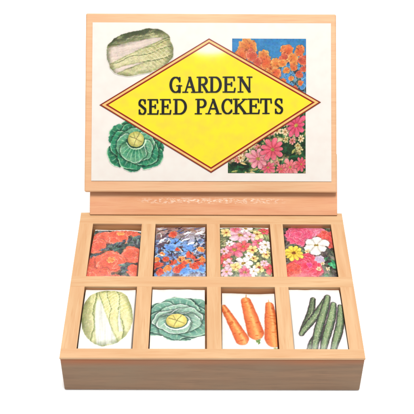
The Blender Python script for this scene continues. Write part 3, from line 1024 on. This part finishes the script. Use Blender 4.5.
a.carrot(*tj(T7, 88, 158, 182, 332), .034, .092, 1)
a.carrot(*tj(T7, 332, 150, 343, 326), .056, .124, 2)
a.carrot(*tj(T7, 208, 130, 253, 300), .068, .116, 3)
a.stroke([T7(208, 112), T7(212, 84)], .010, .004, (214, 150, 90))
a.stroke([T7(330, 138), T7(328, 118)], .008, .003, (214, 150, 90))
for k in range(7):
    X, Y = T7(264 + rng.uniform(-8, 8), 342 + rng.uniform(-7, 10))
    a.leaf(X, Y, .05, .012, rng.uniform(0, 3), (96, 120, 60))
for k in range(4):
    X, Y = T7(355 + rng.uniform(-8, 8), 372 + rng.uniform(-5, 5))
    a.leaf(X, Y, .05, .012, rng.uniform(0, 3), (150, 150, 90))
arts['B3'] = a
# cucumbers
a = new_art()
T8 = cx_(68, 362, 34, 378)
a.cucumber(*tj(T8, 350, 150, 282, 395), .056, 1, 1.05)
a.cucumber(*tj(T8, 192, 108, 122, 305), .050, 2, .74)
a.cucumber(*tj(T8, 222, 270, 162, 400), .062, 5, .80)
a.cucumber(*tj(T8, 272, 92, 122, 312), .050, 3, 1.0)
a.cucumber(*tj(T8, 274, 92, 188, 395), .058, 6, 1.05)
a.cucumber(*tj(T8, 302, 138, 234, 398), .058, 4, 1.1)
arts['B4'] = a


def packet(art, x0, x1, y0, y1, ztop, rot, tilt, label_txt, seed, bulge=0.016, dz=0.0):
    """a filled paper envelope lying in its compartment"""
    w, h = x1 - x0, y1 - y0
    c, n = math.cos(rot), math.sin(rot)

    def place(u, v):
        x, y = (u - .5) * w, (v - .5) * h
        e = (1 - np.abs(2 * u - 1) ** 5) * (1 - np.abs(2 * v - 1) ** 5)
        z = bulge * e + 0.006 * (fbm(u * 3 + seed, v * 4, seed, 2) - .5) * 2 - 0.012 * (np.abs(2 * v - 1) ** 8)
        z = z + (v - .5) * h * tilt + (u - .5) * w * dz
        return np.stack([x * c - y * n, x * n + y * c, z], -1)
    o = art_mesh(art, place, 'seed_packet', PACKET, None, 1.16, skirt=-(ztop - 0.163) + 0.001,
                 loc=((x0 + x1) / 2 * U, (y0 + y1) / 2 * U, ztop * U))
    tag(o, label_txt, 'seed packet', 'seed packets lying in the box compartments')
    return o


R_ = math.radians
zt = H - 0.019
packet(arts['A1'], -.892, -.536, .757, 1.288, zt - .014, R_(-2.2), -.02, 'seed packet with large red poppies, in the back left compartment', 1)
packet(arts['A2'], -.418, -.046, .757, 1.300, zt, R_(0.5), 0.0, 'seed packet with orange flowers among blue, beside the red poppy packet', 2)
packet(arts['A3'], .064, .432, .757, 1.296, zt, R_(0.3), 0.0, 'seed packet with many small pink, white and yellow flowers on green', 3)
packet(arts['A4'], .538, .898, .757, 1.300, zt, R_(-.4), 0.0, 'seed packet with one white, one yellow and big pink blossoms', 4)
packet(arts['B1'], -.890, -.540, .085, .640, zt + .002, R_(-.3), 0.0, 'white seed packet with a pale yellow green long cabbage', 5)
packet(arts['B2'], -.418, -.050, .085, .640, zt + .002, R_(.2), 0.01, 'white seed packet with a round blue green cabbage with yellow heart', 6)
packet(arts['B3'], .068, .437, .085, .628, zt - .016, R_(-.6), -.02, 'white seed packet with three orange carrots', 7)
packet(arts['B4'], .544, .898, .085, .642, zt + .004, R_(.5), 0.01, 'white seed packet with dark green cucumbers', 8)

# ------------------------------------------------------------------ surface
bm = bmesh.new()
bmesh.ops.create_grid(bm, x_segments=8, y_segments=8, size=40)
w = NT('white_table')
tc = w.n('ShaderNodeTexCoord')
nn = w.n('ShaderNodeTexNoise')
nn.inputs['Scale'].default_value = 6
nn.inputs['Detail'].default_value = 4
w.l(tc.outputs['Object'], nn.inputs['Vector'])
w.l(w.mix(nn.outputs[0], (.90, .90, .90), (.93, .93, .925)), w.b.inputs['Base Color'])
w.b.inputs['Roughness'].default_value = 0.7
w.b.inputs['Specular IOR Level'].default_value = 0.1
tbl = finish(bm, 'tabletop', w.m, None)
tbl['kind'] = 'structure'

# ------------------------------------------------------------------ light
world = bpy.data.worlds.new('World')
scene.world = world
world.use_nodes = True
bg = world.node_tree.nodes['Background']
bg.inputs[0].default_value = (1.0, 0.995, 0.985, 1)
bg.inputs[1].default_value = 0.95


def area(name, loc, target, size, power, colr=(1, 1, 1)):
    L = bpy.data.lights.new(name, 'AREA')
    L.shape = 'DISK'
    L.size = size
    L.energy = power
    L.color = colr
    o = bpy.data.objects.new(name, L)
    col.objects.link(o)
    o.location = Vector(loc)
    o.rotation_euler = (Vector(target) - Vector(loc)).to_track_quat('-Z', 'Y').to_euler()
    return o


area('overhead_softbox', (0.05, -0.02, 1.25), (0, 0.08, 0.03), 0.40, 24.0, (1.0, 0.98, 0.95))

# a small bare lamp near the camera: its glint shows on the glossy label, at the top of the diamond
_pt = LID @ Vector((*px2lid(209, 48.5), 0.009))
_cam = Vector((-0.06594755, -4.00637634, 5.14751357))
_d = (_pt - _cam).normalized()
_r = _d - 2 * _d.dot(ez) * ez
_lp = (_pt + _r * 11.0) * U
_sl = area('small_lamp', _lp, _pt * U, 0.070, 0.20)
_sl.data.shape = 'ELLIPSE'
_sl.data.size_y = 0.022

# ------------------------------------------------------------------ camera
cam_d = bpy.data.cameras.new('camera')
cam = bpy.data.objects.new('camera', cam_d)
col.objects.link(cam)
fw = Vector((0.00430807, 0.75347235, -0.65746548))
up = Vector((-0.00320678, 0.65747861, 0.75346639))
rt = Vector((0.99998558, -0.00113764, 0.00524869))
M = Matrix(((rt.x, up.x, -fw.x, 0), (rt.y, up.y, -fw.y, 0), (rt.z, up.z, -fw.z, 0), (0, 0, 0, 1)))
M.translation = Vector((-0.06594755, -4.00637634, 5.14751357)) * U
cam.matrix_world = M
cam_d.sensor_fit = 'HORIZONTAL'
cam_d.angle = math.radians(24.6873)
cam_d.clip_start = 0.01
cam_d.clip_end = 100
scene.camera = cam
scene.view_settings.view_transform = 'Standard'
scene.view_settings.look = 'None'
scene.view_settings.exposure = 0
scene.view_settings.gamma = 1
scene.render.resolution_x = scene.render.resolution_y = 1024
